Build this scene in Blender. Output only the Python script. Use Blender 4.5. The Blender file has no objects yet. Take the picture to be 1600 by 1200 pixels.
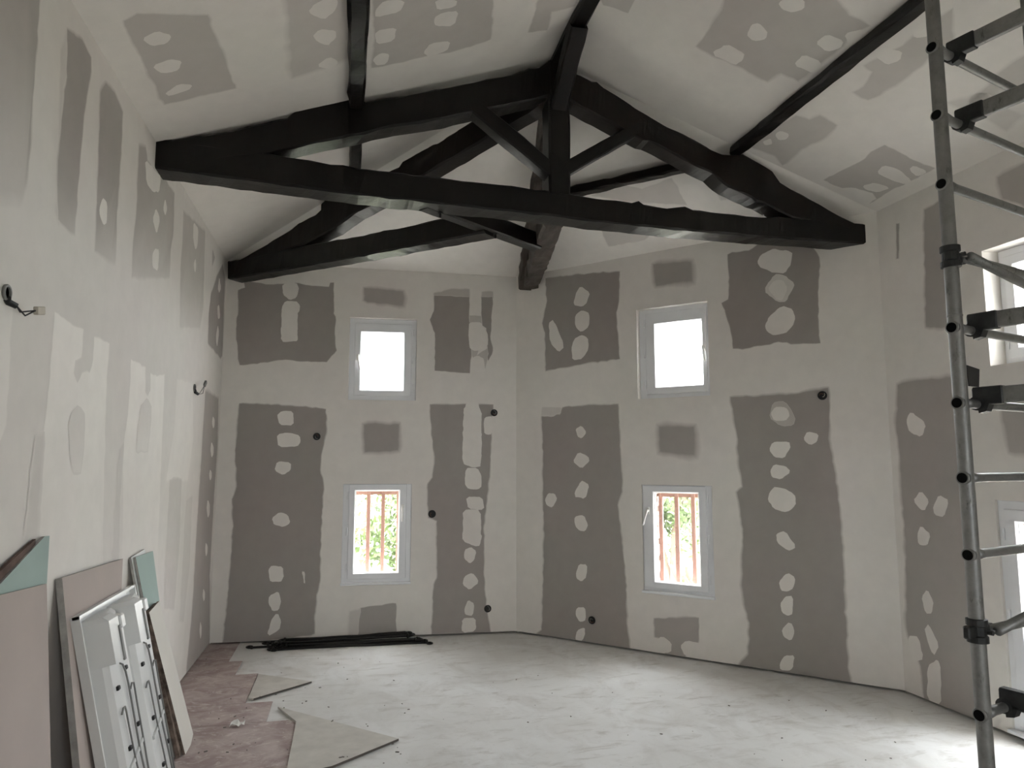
import bpy, bmesh, math, random
from mathutils import Vector, Matrix, noise
random.seed(11)
sc = bpy.context.scene
C = sc.collection

# ------------------------------------------------------------------ camera
F, PITCH, YAW, HC = 1093.9, 0.1119, 0.2284, 1.6          # focal length in px of the 1600x1200 frame
fw = Vector((math.sin(YAW)*math.cos(PITCH), math.cos(YAW)*math.cos(PITCH), math.sin(PITCH)))
rt = Vector((math.cos(YAW), -math.sin(YAW), 0)); up = rt.cross(fw)
O = Vector((0, 0, HC))
cd = bpy.data.cameras.new('camera'); cam = bpy.data.objects.new('camera', cd); C.objects.link(cam)
cd.sensor_width = 36; cd.lens = F/1600*36; cd.clip_start = .05; cd.clip_end = 200
M = Matrix((rt, up, -fw)).transposed().to_4x4(); M.translation = O
cam.matrix_world = M; sc.camera = cam

# ------------------------------------------------------------------ world, portals, exposure
w = bpy.data.worlds.new('overcast_sky'); sc.world = w; w.use_nodes = True
bg = w.node_tree.nodes['Background']
bg.inputs[0].default_value = (0.96, 0.985, 1.02, 1); bg.inputs[1].default_value = 1.0
sc.view_settings.view_transform = 'Standard'; sc.view_settings.look = 'None'
sc.view_settings.gamma = 1; sc.view_settings.use_curve_mapping = False
sc.view_settings.exposure = 5.08
sc.cycles.max_bounces = 12; sc.cycles.diffuse_bounces = 8; sc.cycles.glossy_bounces = 4
sc.cycles.transparent_max_bounces = 12; sc.cycles.sample_clamp_indirect = 6
def portal(c, nin, uax, wd, ht):
    l = bpy.data.lights.new('window_portal', 'AREA'); l.shape = 'RECTANGLE'; l.size = wd; l.size_y = ht
    l.cycles.is_portal = True
    o = bpy.data.objects.new('window_portal', l); C.objects.link(o)
    z = -nin; x = uax.normalized(); y = z.cross(x)
    m = Matrix((x, y, z)).transposed().to_4x4(); m.translation = c; o.matrix_world = m

# ------------------------------------------------------------------ ray helpers: photo pixel -> point on a known surface
def ray(x, y): return fw + rt*((x-800)/F) - up*((y-600)/F)
def hit(x, y, p0, n):
    d = ray(x, y); return O + d*((p0-O).dot(n)/d.dot(n))
def onz(x, y, z=0.): return hit(x, y, Vector((0, 0, z)), Vector((0, 0, 1)))
def T(ox, oy, s, pts): return [(ox+a/s, oy+b/s) for a, b in pts]

# ------------------------------------------------------------------ materials
def node(nt, t, **kw):
    n = nt.nodes.new(t)
    for k, v in kw.items(): setattr(n, k, v)
    return n
def mixc(nt, fac, a, b, blend='MIX', clamp=True):
    m = node(nt, 'ShaderNodeMix', data_type='RGBA', blend_type=blend); m.clamp_factor = clamp
    for s, v in ((m.inputs[0], fac), (m.inputs[6], a), (m.inputs[7], b)):
        if hasattr(v, 'links'): nt.links.new(v, s)
        elif isinstance(v, (int, float)): s.default_value = v
        else: s.default_value = (*v, 1)
    return m.outputs[2]
def noisen(nt, co, scale, detail=4, rough=.55, dist=0.):
    n = node(nt, 'ShaderNodeTexNoise'); n.inputs['Scale'].default_value = scale; n.inputs['Detail'].default_value = detail
    n.inputs['Roughness'].default_value = rough; n.inputs['Distortion'].default_value = dist
    nt.links.new(co, n.inputs['Vector']); return n.outputs[0]
def ramp(nt, v, a, b):
    r = node(nt, 'ShaderNodeMapRange'); r.inputs[1].default_value = a; r.inputs[2].default_value = b
    nt.links.new(v, r.inputs[0]); return r.outputs[0]
def coords(nt, scale=(1, 1, 1)):
    g = node(nt, 'ShaderNodeNewGeometry'); m = node(nt, 'ShaderNodeMapping'); m.inputs['Scale'].default_value = scale
    nt.links.new(g.outputs['Position'], m.inputs['Vector']); return m.outputs[0]
def base(name, rough=.8, spec=.3, metal=0.):
    m = bpy.data.materials.new(name); m.use_nodes = True; nt = m.node_tree
    b = nt.nodes['Principled BSDF']; b.inputs['Roughness'].default_value = rough
    b.inputs['Specular IOR Level'].default_value = spec; b.inputs['Metallic'].default_value = metal
    return m, nt, b
def bump(nt, b, h, strength, dist=.01):
    n = node(nt, 'ShaderNodeBump'); n.inputs['Strength'].default_value = strength; n.inputs['Distance'].default_value = dist
    nt.links.new(h, n.inputs['Height']); nt.links.new(n.outputs[0], b.inputs['Normal'])
def simple(name, col, rough=.6, spec=.3, metal=0., var=.12, vscale=6, bumpk=0., bscale=60, stretch=(1, 1, 1)):
    m, nt, b = base(name, rough, spec, metal); co = coords(nt, stretch)
    n = noisen(nt, co, vscale)
    c = mixc(nt, ramp(nt, n, .3, .7), [x*(1-var) for x in col], [min(1, x*(1+var)) for x in col])
    nt.links.new(c, b.inputs['Base Color'])
    if bumpk: bump(nt, b, noisen(nt, co, bscale), bumpk)
    return m
def mat_plaster():
    m, nt, b = base('jointed_plasterboard', .85, .2); co = coords(nt)
    at = node(nt, 'ShaderNodeAttribute', attribute_name='amt')
    big = noisen(nt, co, 1.3, 3); fine = noisen(nt, co, 9, 5)
    comp = mixc(nt, ramp(nt, big, .35, .65), (.775, .755, .71), (.775, .74, .705))
    brd = mixc(nt, ramp(nt, big, .35, .65), (.355, .335, .31), (.36, .325, .307))
    c = mixc(nt, at.outputs['Fac'], comp, brd, clamp=False)
    g = mixc(nt, ramp(nt, fine, .25, .75), (.96, .96, .96), (1.03, 1.03, 1.03))
    c = mixc(nt, 1., c, g, 'MULTIPLY')
    nt.links.new(c, b.inputs['Base Color'])
    bump(nt, b, noisen(nt, coords(nt), 14, 6), .12, .006)
    return m
def mat_floor():
    m, nt, b = base('dusty_floor', .9, .2); co = coords(nt)
    a = noisen(nt, co, 1.1, 6, .6, .4); d = noisen(nt, coords(nt, (1.0, 2.6, 1)), 4.5, 8, .68, .6); f = noisen(nt, co, 38, 5, .7)
    c = mixc(nt, ramp(nt, a, .35, .68), (.62, .615, .595), (.73, .735, .73))
    c = mixc(nt, ramp(nt, noisen(nt, coords(nt, (1.4, 1, 1)), 2.3, 7, .66, 1.0), .47, .68), c, (.575, .565, .545))
    c = mixc(nt, ramp(nt, d, .53, .70), c, (.50, .485, .46))
    c = mixc(nt, ramp(nt, f, .64, .72), c, (.42, .405, .38))
    nt.links.new(c, b.inputs['Base Color']); bump(nt, b, f, .15, .004); return m
def mat_pinkboard():
    m, nt, b = base('pink_floor_board', .85, .2); co = coords(nt)
    a = noisen(nt, co, 5, 7, .65, .8); f = noisen(nt, coords(nt, (1, 1.6, 1)), 11, 6, .7, 1.2)
    c = mixc(nt, ramp(nt, a, .36, .66), (.33, .255, .24), (.50, .43, .41))
    c = mixc(nt, ramp(nt, f, .54, .66), c, (.56, .50, .475))
    nt.links.new(c, b.inputs['Base Color']); bump(nt, b, f, .12, .004); return m
def mat_wood(name, c0, c1, rough, axis_scale, bk=.35, spec=.5):
    m, nt, b = base(name, rough, spec)
    tc = node(nt, 'ShaderNodeTexCoord'); mp = node(nt, 'ShaderNodeMapping'); mp.inputs['Scale'].default_value = axis_scale
    nt.links.new(tc.outputs['Object'], mp.inputs['Vector'])
    n = noisen(nt, mp.outputs[0], 3.5, 8, .62, .4); f = noisen(nt, coords(nt), 7, 5)
    c = mixc(nt, ramp(nt, n, .35, .7), c0, c1); nt.links.new(c, b.inputs['Base Color'])
    bump(nt, b, n, bk, .012); return m
def mat_glass():
    m = bpy.data.materials.new('window_glass'); m.use_nodes = True; nt = m.node_tree; nt.nodes.clear()
    o = node(nt, 'ShaderNodeOutputMaterial'); t = node(nt, 'ShaderNodeBsdfTransparent'); g = node(nt, 'ShaderNodeBsdfGlossy')
    g.inputs['Roughness'].default_value = .02; t.inputs[0].default_value = (.95, .955, .95, 1)
    x = node(nt, 'ShaderNodeMixShader'); x.inputs[0].default_value = .06
    nt.links.new(t.outputs[0], x.inputs[1]); nt.links.new(g.outputs[0], x.inputs[2]); nt.links.new(x.outputs[0], o.inputs[0]); return m
def mat_tube():
    m, nt, b = base('worn_galvanised_tube', .42, .5, .75); co = coords(nt)
    n = noisen(nt, co, 18, 6, .7); s = noisen(nt, coords(nt, (1, 1, .3)), 40, 6, .7)
    c = mixc(nt, ramp(nt, n, .3, .7), (.20, .20, .195), (.33, .33, .32))
    c = mixc(nt, ramp(nt, s, .58, .7), c, (.12, .118, .11)); nt.links.new(c, b.inputs['Base Color'])
    nt.links.new(ramp(nt, n, -.3, 1.2), b.inputs['Roughness']); return m
def mat_leaf(name, col):
    m, nt, b = base(name, .6, .3); g = node(nt, 'ShaderNodeNewGeometry')
    c = mixc(nt, g.outputs['Random Per Island'], [x*.6 for x in col], [min(1, x*1.35) for x in col])
    nt.links.new(c, b.inputs['Base Color']); return m

PL = mat_plaster(); FLOOR = mat_floor(); PINK = mat_pinkboard(); GLASS = mat_glass(); TUBE = mat_tube()
DARK = mat_wood('dark_stained_oak', (.0016, .0014, .0014), (.008, .0055, .0045), .33, (1, 1, 1), .5, .3)
DARKB = mat_wood('dark_brown_stained_oak', (.003, .002, .0018), (.013, .0075, .0055), .4, (1, 1, 1), .5, .28)
GREYW = mat_wood('weathered_brown_oak', (.035, .027, .022), (.12, .10, .085), .7, (4, 1, 1), .9, .25)
PVC = simple('white_pvc', (.82, .835, .86), .35, .5, var=.02)
ALU = simple('white_handle', (.88, .88, .87), .3, .5, var=.02)
GREYPLASTIC = simple('grey_plastic', (.20, .20, .19), .5, .4)
BLACK = simple('black_plastic', (.012, .012, .012), .5, .4)
HOLE_SHADE = simple('hole_shade', (.01, .01, .01), .95, .0)  # near-black colour painting the shade inside openings that are not cut
COPPER = simple('brown_wire', (.12, .06, .035), .5)
BEIGE = simple('beige_connector', (.50, .46, .38), .5)
IRON = simple('black_wrought_iron', (.012, .011, .010), .45, .5, .4, bumpk=.3)
PLBOARD = simple('pinkish_board_paper', (.44, .385, .355), .85, .2, var=.05, vscale=3)
CREAM = simple('cream_board_paper', (.62, .60, .55), .85, .2, var=.04, vscale=3)
GREEN = simple('green_board_paper', (.37, .465, .435), .85, .2, var=.05, vscale=3)
GYPS = simple('gypsum_edge', (.36, .35, .33), .9, .2, var=.2, vscale=20)
BROWNEDGE = simple('rough_brown_edge', (.17, .13, .105), .9, .2, var=.6, vscale=22, bumpk=.6)
PLYW = simple('brown_particle_board', (.13, .09, .075), .8, .2, var=.3, vscale=14)
WHITE = simple('white_lacquered_sheet', (.70, .71, .70), .32, .5, var=.03, vscale=4)
WIREG = simple('grey_wire', (.19, .19, .18), .45, .4)
SCRAP = simple('dusty_scrap_board', (.52, .50, .46), .9, .2, var=.1, vscale=9)
SCRAPE = simple('scrap_edge', (.10, .09, .08), .9, .1)
BRICK = simple('red_brick', (.16, .075, .055), .9, .1, var=.35, vscale=9, bumpk=.5)
MORTAR = simple('pale_mortar', (.72, .70, .66), .95, .1, var=.08, bumpk=.5)
BARWOOD = simple('red_brown_painted_wood', (.27, .15, .115), .6, .3, var=.12)
GRASS = simple('pale_dry_ground', (.42, .40, .35), .95, .1, var=.3, vscale=1.5)
LEAFA = mat_leaf('leaf_green', (.085, .12, .045)); LEAFB = mat_leaf('leaf_olive', (.15, .17, .075))
BARK = simple('bark', (.12, .09, .07), .9, .1)
CLAW = simple('dark_cast_steel', (.045, .046, .045), .5, .5, .6, var=.3, vscale=20)
PAPER = simple('crumpled_paper', (.72, .71, .68), .9, .1)

# ------------------------------------------------------------------ object helpers
def props(o, label=None, cat=None, group=None, kind=None):
    for k, v in (('label', label), ('category', cat), ('group', group), ('kind', kind)):
        if v: o[k] = v
    return o
def empty(name, loc, label, cat, group=None):
    o = bpy.data.objects.new(name, None); C.objects.link(o); o.location = loc; o.empty_display_size = .1
    return props(o, label, cat, group)
def wloc(o):
    v = Vector((0, 0, 0))
    while o is not None: v = v + o.location; o = o.parent
    return v
def mk(name, verts, faces, mat, parent=None, smooth=False, amt=None, origin=None):
    off = Vector(origin) if origin is not None else Vector((0, 0, 0))
    base_off = off if parent is None else wloc(parent)
    me = bpy.data.meshes.new(name); me.from_pydata([Vector(v)-base_off for v in verts], [], faces)
    if isinstance(mat, (list, tuple)):
        for q in mat: me.materials.append(q)
    else: me.materials.append(mat)
    bm = bmesh.new(); bm.from_mesh(me)
    if amt is None: bmesh.ops.recalc_face_normals(bm, faces=bm.faces)
    bm.to_mesh(me); bm.free()
    if amt is not None:
        a = me.attributes.new('amt', 'FLOAT', 'POINT'); a.data.foreach_set('value', amt)
    if smooth: me.polygons.foreach_set('use_smooth', [True]*len(me.polygons))
    me.update()
    o = bpy.data.objects.new(name, me); C.objects.link(o)
    if parent is not None: o.parent = parent
    else: o.location = off
    return o
class MB:
    def __init__(s): s.v = []; s.f = []
    def add(s, v, f):
        b = len(s.v); s.v += [Vector(q) for q in v]; s.f += [[b+i for i in q] for q in f]; return s
    def box(s, c, ax, ay, az):
        c = Vector(c); v = [c+ax*i+ay*j+az*k for k in (-.5, .5) for j in (-.5, .5) for i in (-.5, .5)]
        return s.add(v, [(0, 2, 3, 1), (4, 5, 7, 6), (0, 1, 5, 4), (2, 6, 7, 3), (0, 4, 6, 2), (1, 3, 7, 5)])
    def bbox(s, c, ax, ay, az, ch=.004):          # bevelled box: bevel in the ay/az cross section and at the ends
        c = Vector(c); X, Y, Z = ax.normalized(), ay.normalized(), az.normalized()
        lx, ly, lz = ax.length/2, ay.length/2, az.length/2; ch = min(ch, lx*.8, ly*.8, lz*.8); rings = []
        for px, k in ((-lx, ch), (-lx+ch, 0), (lx-ch, 0), (lx, ch)):
            a, b = ly-k, lz-k
            rings.append([c+X*px+Y*y+Z*z for y, z in ((a, b-ch), (a-ch, b), (-a+ch, b), (-a, b-ch), (-a, -b+ch), (-a+ch, -b), (a-ch, -b), (a, -b+ch))])
        return s.rings(rings)
    def rings(s, R, closed=False, caps=True):
        n = len(R[0]); b = len(s.v)
        for r in R: s.v += [Vector(q) for q in r]
        m = len(R)
        for i in range(m if closed else m-1):
            for j in range(n):
                k = (j+1) % n; i2 = (i+1) % m
                s.f.append([b+i*n+j, b+i*n+k, b+i2*n+k, b+i2*n+j])
        if caps and not closed:
            s.f.append([b+j for j in range(n)][::-1]); s.f.append([b+(m-1)*n+j for j in range(n)])
        return s
    def tube(s, path, r, n=10, caps=True):
        path = [Vector(p) for p in path]; R = []; prev = None
        for i, p in enumerate(path):
            t = (path[min(i+1, len(path)-1)]-path[max(i-1, 0)]).normalized()
            if prev is None:
                a = t.orthogonal().normalized()
            else:
                a = (prev - t*prev.dot(t)).normalized()
            prev = a; b = t.cross(a); rr = r[i] if isinstance(r, (list, tuple)) else r
            R.append([p+a*(rr*math.cos(2*math.pi*k/n))+b*(rr*math.sin(2*math.pi*k/n)) for k in range(n)])
        return s.rings(R, caps=caps)
    def lathe(s, c, axis, prof, n=20):             # prof: (radius, distance along axis)
        axis = Vector(axis).normalized(); a = axis.orthogonal().normalized(); b = axis.cross(a); c = Vector(c)
        return s.rings([[c+axis*h+a*(r*math.cos(2*math.pi*k/n))+b*(r*math.sin(2*math.pi*k/n)) for k in range(n)] for r, h in prof])
    def prism(s, poly, ext):
        n = len(poly); ext = Vector(ext); P = [Vector(p) for p in poly]
        return s.add(P+[p+ext for p in P], [list(range(n)), list(range(2*n-1, n-1, -1))]+[[i, (i+1) % n, n+(i+1) % n, n+i] for i in range(n)])
    def build(s, name, mat, parent=None, smooth=False, origin=None):
        if origin == 'base':
            lo = min(v.z for v in s.v); cx = sum(v.x for v in s.v)/len(s.v); cy = sum(v.y for v in s.v)/len(s.v); origin = (cx, cy, lo)
        return mk(name, s.v, s.f, mat, parent, smooth, origin=origin)

# ------------------------------------------------------------------ the room plan (metres)
XL, XC = -1.152, 3.827
LA = Vector((XL, 6.828, 0)); AB = Vector((1.589, 6.650, 0)); BC = Vector((XC, 4.342, 0)); YR = -3.2
H, HAB = 3.48, 3.445
K = Vector((1.345, 4.45, 4.40))                         # where the ridge ends over the king post
TH = .34
class Plane:
    def __init__(s, p, n): s.p = Vector(p); s.n = Vector(n).normalized()   # n points into the room
    def at(s, x, y): return hit(x, y, s.p, s.n)
class Wall(Plane): pass
SLOT = .019                                            # open joint between the wall lining and the floor
def build_wall(name, P, Q, H0, H1, ops, apex=None, thick=TH):
    P = Vector((P.x, P.y, 0)); Q = Vector((Q.x, Q.y, 0)); d = (Q-P); Ln = d.length; d.normalize(); out = Vector((-d.y, d.x, 0))
    wl = Wall(P, -out); wl.d = d; wl.out = out; wl.P = P; wl.L = Ln
    wl.pt = lambda u, z, o=0.: P+d*u+out*o+Vector((0, 0, z))
    wl.u = lambda X: (X-P).dot(d)
    tops = lambda u: H0+(H1-H0)*u/Ln if not apex else (H0+(apex[1]-H0)*u/apex[0] if u < apex[0] else apex[1]+(H1-apex[1])*(u-apex[0])/(Ln-apex[0]))
    us = sorted(set([0, Ln]+[x for o in ops for x in o[:2]]+([apex[0]] if apex else [])))
    zs = sorted(set([SLOT]+[max(SLOT, x) for o in ops for x in o[2:]]))
    mb = MB(); inn = lambda u, z: wl.pt(u, z); 
    for i in range(len(us)-1):
        for j in range(len(zs)):
            u0, u1 = us[i], us[i+1]; z0 = zs[j]; last = j == len(zs)-1
            cu, cz = (u0+u1)/2, (z0+(zs[j+1] if not last else z0+.1))/2
            if any(o[0] < cu < o[1] and o[2] < cz < o[3] for o in ops) and not last: continue
            a = (tops(u0), tops(u1)) if last else (zs[j+1], zs[j+1])
            mb.add([wl.pt(u0, z0), wl.pt(u1, z0), wl.pt(u1, a[1]), wl.pt(u0, a[0])], [(0, 1, 2, 3)])
            zo = -.4 if j == 0 else z0
            mb.add([wl.pt(u0, zo, thick), wl.pt(u1, zo, thick), wl.pt(u1, a[1], thick), wl.pt(u0, a[0], thick)], [(3, 2, 1, 0)])
            if last: mb.add([wl.pt(u0, a[0]), wl.pt(u1, a[1]), wl.pt(u1, a[1], thick), wl.pt(u0, a[0], thick)], [(0, 1, 2, 3)])
            if j == 0:
                mb.add([wl.pt(u0, z0), wl.pt(u1, z0), wl.pt(u1, z0, .12), wl.pt(u0, z0, .12)], [(3, 2, 1, 0)])
                mb.add([wl.pt(u0, z0, .12), wl.pt(u1, z0, .12), wl.pt(u1, zo, .14), wl.pt(u0, zo, .14)], [(3, 2, 1, 0)])
                mb.add([wl.pt(u0, zo, .14), wl.pt(u1, zo, .14), wl.pt(u1, zo, thick), wl.pt(u0, zo, thick)], [(3, 2, 1, 0)])
    for u0, u1, z0, z1 in ops:
        z0 = max(z0, SLOT)
        for a, b in (((u0, z0), (u1, z0)), ((u1, z0), (u1, z1)), ((u1, z1), (u0, z1)), ((u0, z1), (u0, z0))):
            mb.add([wl.pt(*a), wl.pt(*b), wl.pt(*b, thick), wl.pt(*a, thick)], [(0, 1, 2, 3)])
    for u in (0, Ln):
        mb.add([wl.pt(u, -.4, thick), wl.pt(u, SLOT), wl.pt(u, tops(u)), wl.pt(u, tops(u), thick)], [(0, 1, 2, 3)])
    wl.o = mk(name, mb.v, mb.f, PL); props(wl.o, kind='structure'); wl.amt0 = 0.
    return wl

uA = lambda px, py: (hit(px, py, LA, Vector((AB.y-LA.y, -(AB.x-LA.x), 0))) - LA).length
dA = (AB-LA).normalized(); dB = (BC-AB).normalized()
# openings (u0,u1,z0,z1) along each wall
OA_UP = (1.135, 1.770, 2.190, 2.982); OA_LO = (1.115, 1.745, .482, 1.402)
OB_UP = (1.272, 1.912, 2.157, 2.958); OB_LO = (1.288, 1.900, .500, 1.410)
OC_UP = (BC.y-3.485, BC.y-2.845, 2.190, 2.915); OC_LO = (BC.y-3.525, BC.y-2.935, .03, 1.375)
OR_ADDED = (1.6, 2.7, 1.0, 2.05)  # unseen rear window, added to light the back walls
wL = build_wall('wall_left', Vector((XL, YR, 0)), LA, H, H, [])
wL.amt0 = .14; at_ = wL.o.data.attributes.new('amt', 'FLOAT', 'POINT'); at_.data.foreach_set('value', [.14]*len(wL.o.data.vertices))   # thin grey skim all over this wall
wA = build_wall('wall_back', LA, AB, H, HAB, [OA_UP, OA_LO])
wB = build_wall('wall_back_right', AB, BC, HAB, H, [OB_UP, OB_LO])
wC = build_wall('wall_right', BC, Vector((XC, YR, 0)), H, H, [OC_UP, OC_LO])
wR = build_wall('wall_rear', Vector((XC, YR, 0)), Vector((XL, YR, 0)), H, H, [OR_ADDED], apex=(XC-K.x, K.z))
for q, a, b in ((LA, wL, wA), (AB, wA, wB), (BC, wB, wC)):          # masonry corners behind the lining
    n = (a.out+b.out).normalized(); h = H-.06; mb = MB()
    mb.prism([q+n*.03+Vector((0, 0, -.4)), q+a.out*TH-a.d*.04+Vector((0, 0, -.4)), q+n*(TH/n.dot(a.out))+Vector((0, 0, -.4)), q+b.out*TH+b.d*.04+Vector((0, 0, -.4))], (0, 0, h+.4))
    mb.build('corner_masonry', PL, a.o)
# ceiling: four sloping faces running up to the ridge
cv = [Vector((XL, YR, H)), Vector((LA.x, LA.y, H)), Vector((AB.x, AB.y, HAB)), Vector((BC.x, BC.y, H)), Vector((XC, YR, H)), Vector((K.x, YR, K.z)), K]
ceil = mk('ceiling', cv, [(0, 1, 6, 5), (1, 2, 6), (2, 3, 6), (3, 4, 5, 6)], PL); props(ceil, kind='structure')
at_ = ceil.data.attributes.new('amt', 'FLOAT', 'FACE'); at_.data.foreach_set('value', [0., -.3, -.12, 0.])   # skimmed back slope and the next one whitened, standing in for bounced light
def cplane(a, b, c):
    n = (b-a).cross(c-a).normalized(); n = n if n.z < 0 else -n
    q = Plane(a, n); q.o = ceil; q.amt0 = 0.; return q
cL = cplane(cv[0], cv[1], cv[6]); cA = cplane(cv[1], cv[2], cv[6]); cB = cplane(cv[2], cv[3], cv[6]); cC = cplane(cv[3], cv[4], cv[6])
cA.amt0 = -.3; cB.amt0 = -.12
# floor
fl = MB(); fl.prism([(XL-.3, YR-.3, 0), (XC+.3, YR-.3, 0), (XC+.3, BC.y+.1, 0), (AB.x+.2, AB.y+.3, 0), (XL-.3, LA.y+.3, 0)], (0, 0, -.2))
floor = fl.build('floor', FLOOR); props(floor, kind='structure')

# ------------------------------------------------------------------ skim coat, bare board and filler patches (flat layers on the walls)
def inside(P, a): return a
def patch(pl, px, amt, feather=0., lvl=1, name='bare_board_patch', jag=.006, fade=None, step=.03):
    """px outline -> thin layer lying on the surface; feather in metres blends it out to the skim coat"""
    base_amt = getattr(pl, 'amt0', 0.); n = pl.n; t = n.orthogonal().normalized(); b = n.cross(t)
    pts = [(pl.at(*q), q) for q in px]
    for p, _ in pts: p.z = max(p.z, SLOT+.001)
    Q = []
    for i in range(len(pts)):
        (p0, q0), (p1, q1) = pts[i], pts[(i+1) % len(pts)]
        k = max(1, min(40, int((p1-p0).length/step)))
        for j in range(k):
            f = j/k; Q.append((p0.lerp(p1, f), q0[1]+(q1[1]-q0[1])*f, j > 0))
    U = [Vector(((p-pl.p).dot(t), (p-pl.p).dot(b))) for p, _, _ in Q]
    area = sum(U[i].x*U[(i+1) % len(U)].y-U[(i+1) % len(U)].x*U[i].y for i in range(len(U)))
    if area < 0: U.reverse(); Q.reverse()
    sd = random.random()*100
    nn = len(U); nor = []
    for i in range(nn):
        e = U[(i+1) % nn]-U[i-1]; e = e.normalized() if e.length > 1e-6 else Vector((1, 0)); nor.append(Vector((e.y, -e.x)))
    for i in range(nn):
        j = jag*(noise.noise(Vector((U[i].x*14+sd, U[i].y*14, 0)))*1.6+noise.noise(Vector((U[i].x*45+sd, U[i].y*45, 3)))*.9)
        U[i] = U[i]+nor[i]*j
    A = []
    for p, y, _ in Q:
        a = amt
        if fade:
            y0, a0, y1, a1 = fade; f = min(1, max(0, (y-y0)/(y1-y0))); a = a0+(a1-a0)*f
        A.append(a)
    d = .0006*lvl
    def w3(u, o):
        q = pl.p+t*u.x+b*u.y+n*o; q.z = max(q.z, SLOT+.001); return q
    V = [w3(u, d) for u in U]; Fc = [list(range(nn))]; At = list(A)
    if feather > 0:
        for k, (fr, am) in enumerate(((.35, .55), (1., 0.))):
            V += [w3(U[i]+nor[i]*(feather*fr*(.75+.5*noise.noise(Vector((U[i].x*6+sd, U[i].y*6, 7))))), d) for i in range(nn)]
            At += [base_amt+(a-base_amt)*am for a in A]
            o0 = k*nn; o1 = (k+1)*nn
            Fc += [[o0+i, o1+i, o1+(i+1) % nn, o0+(i+1) % nn] for i in range(nn)]
    return mk(name, V, Fc, PL, pl.o, amt=At)
def chaikin(L, k=.22):
    return [q for i in range(len(L)) for a, b in [(L[i], L[(i+1) % len(L)])] for q in ((a[0]+(b[0]-a[0])*k, a[1]+(b[1]-a[1])*k), (a[0]+(b[0]-a[0])*(1-k), a[1]+(b[1]-a[1])*(1-k)))]
def blob(pl, px, amt=-.03, lvl=3, feather=.004):
    px = chaikin(px, .17)
    return patch(pl, px, amt, feather, lvl, 'filler_patch', .005, step=.02)
def blobs(pl, o, L, amt=-.03, lvl=3):
    for q in L: blob(pl, T(*o, q), amt, lvl)

# --- back wall
g = (200, 340, 4)
patch(wA, T(*g, [(690,455),(732,438),(728,408),(760,400),(860,418),(960,418),(1065,412),(1150,428),(1255,432),(1265,408),(1285,408),(1285,600),(1295,640),(1290,770),(1303,830),(1240,900),(1100,895),(985,885),(850,905),(700,920),(690,860),(678,760),(680,650),(692,560)]), 1., .012)
blobs(wA, g, [[(965,415),(1050,410),(1070,450),(1050,500),(1010,515),(970,480)], [(965,560),(985,525),(1050,520),(1075,550),(1070,580),(1055,600),(1058,760),(1050,770),(955,775),(960,660)]])
patch(wA, T(520, 440, 6, [(300,65),(655,95),(655,222),(330,190),(300,170)]), .85, .05)
g = (640, 400, 5.333)
patch(wA, T(*g, [(205,310),(350,280),(495,280),(495,350),(205,350)]), .55, .02, 1)
patch(wA, T(*g, [(205,330),(495,345),(495,490),(510,840),(500,975),(215,950),(215,640),(190,590),(170,530),(205,460)]), 1., .01, 2)
patch(wA, T(*g, [(605,300),(690,300),(690,345),(602,345)]), .5, .02, 1)
patch(wA, T(*g, [(600,345),(690,340),(685,460),(675,700),(690,760),(685,820),(655,870),(650,700),(640,600),(605,580),(598,400)]), 1., .008, 2)
patch(wA, T(*g, [(490,495),(600,500),(608,640),(560,830),(650,770),(650,860),(630,940),(600,940),(500,800)]), .5, .006, 1)
blobs(wA, g, [[(500,560),(600,555),(610,600),(650,640),(655,730),(620,770),(550,790),(495,760),(495,600)], [(520,860),(570,830),(620,860),(630,970),(505,970)]])
g = (340, 620, 3)
patch(wA, T(*g, [(102,32),(300,42),(508,58),(505,150),(492,240),(480,310),(480,360),(495,400),(490,500),(482,640),(480,760),(475,880),(458,960),(450,1040),(455,1110),(300,1130),(200,1145),(130,1172),(25,1175),(45,1000),(52,900),(65,740),(75,590),(72,480),(92,420),(85,250),(95,140)]), 1., .02)
blobs(wA, g, [[(280,90),(300,68),(355,66),(355,135),(290,130)], [(280,175),(340,170),(385,185),(388,210),(375,233),(285,236)], [(278,303),(342,310),(340,345),(310,366),(268,345)], [(255,570),(290,542),(330,555),(338,590),(310,608),(265,600)], [(240,810),(255,794),(305,796),(308,850),(295,866),(250,866),(240,840)], [(245,935),(285,912),(297,950),(285,1000),(260,1005),(240,970)], [(250,1050),(280,1015),(297,1050),(285,1090),(235,1120)], [(398,820),(406,822),(410,876),(404,870)]])
patch(wA, T(540, 630, 12, [(350,405),(560,385),(750,410),(985,410),(985,560),(970,870),(560,900),(370,910),(365,640)]), .9, .06)
g = (660, 600, 3)
patch(wA, T(*g, [(38,98),(195,98),(260,96),(330,98),(330,125),(320,150),(318,340),(312,420),(300,540),(285,680),(285,850),(290,960),(300,1060),(318,1185),(45,1190),(52,1050),(55,940),(72,910),(70,640),(30,625),(28,470),(50,440),(60,340),(50,300)]), .95, .02)
blobs(wA, g, [[(195,90),(275,90),(278,385),(240,390),(187,372),(192,240)], [(292,155),(330,150),(325,235),(292,235),(288,190)], [(202,395),(260,392),(278,440),(275,490),(215,492),(200,465)], [(207,530),(280,530),(290,590),(215,585)], [(190,590),(275,590),(272,700),(280,715),(262,765),(187,735),(192,680)], [(200,780),(225,765),(250,785),(242,825),(222,840),(195,820)], [(195,905),(235,883),(265,930),(222,965),(192,940)], [(200,1050),(215,1012),(242,1030),(235,1085),(198,1082)], [(185,1100),(250,1095),(248,1160),(190,1165)]])
g = (250, 800, 4)
patch(wA, T(*g, [(1190,625),(1300,600),(1300,768),(1180,768)]), .35, .03, 1)
patch(wA, T(*g, [(1255,600),(1475,570),(1475,760),(1240,768)]), .85, .01, 2)
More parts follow.
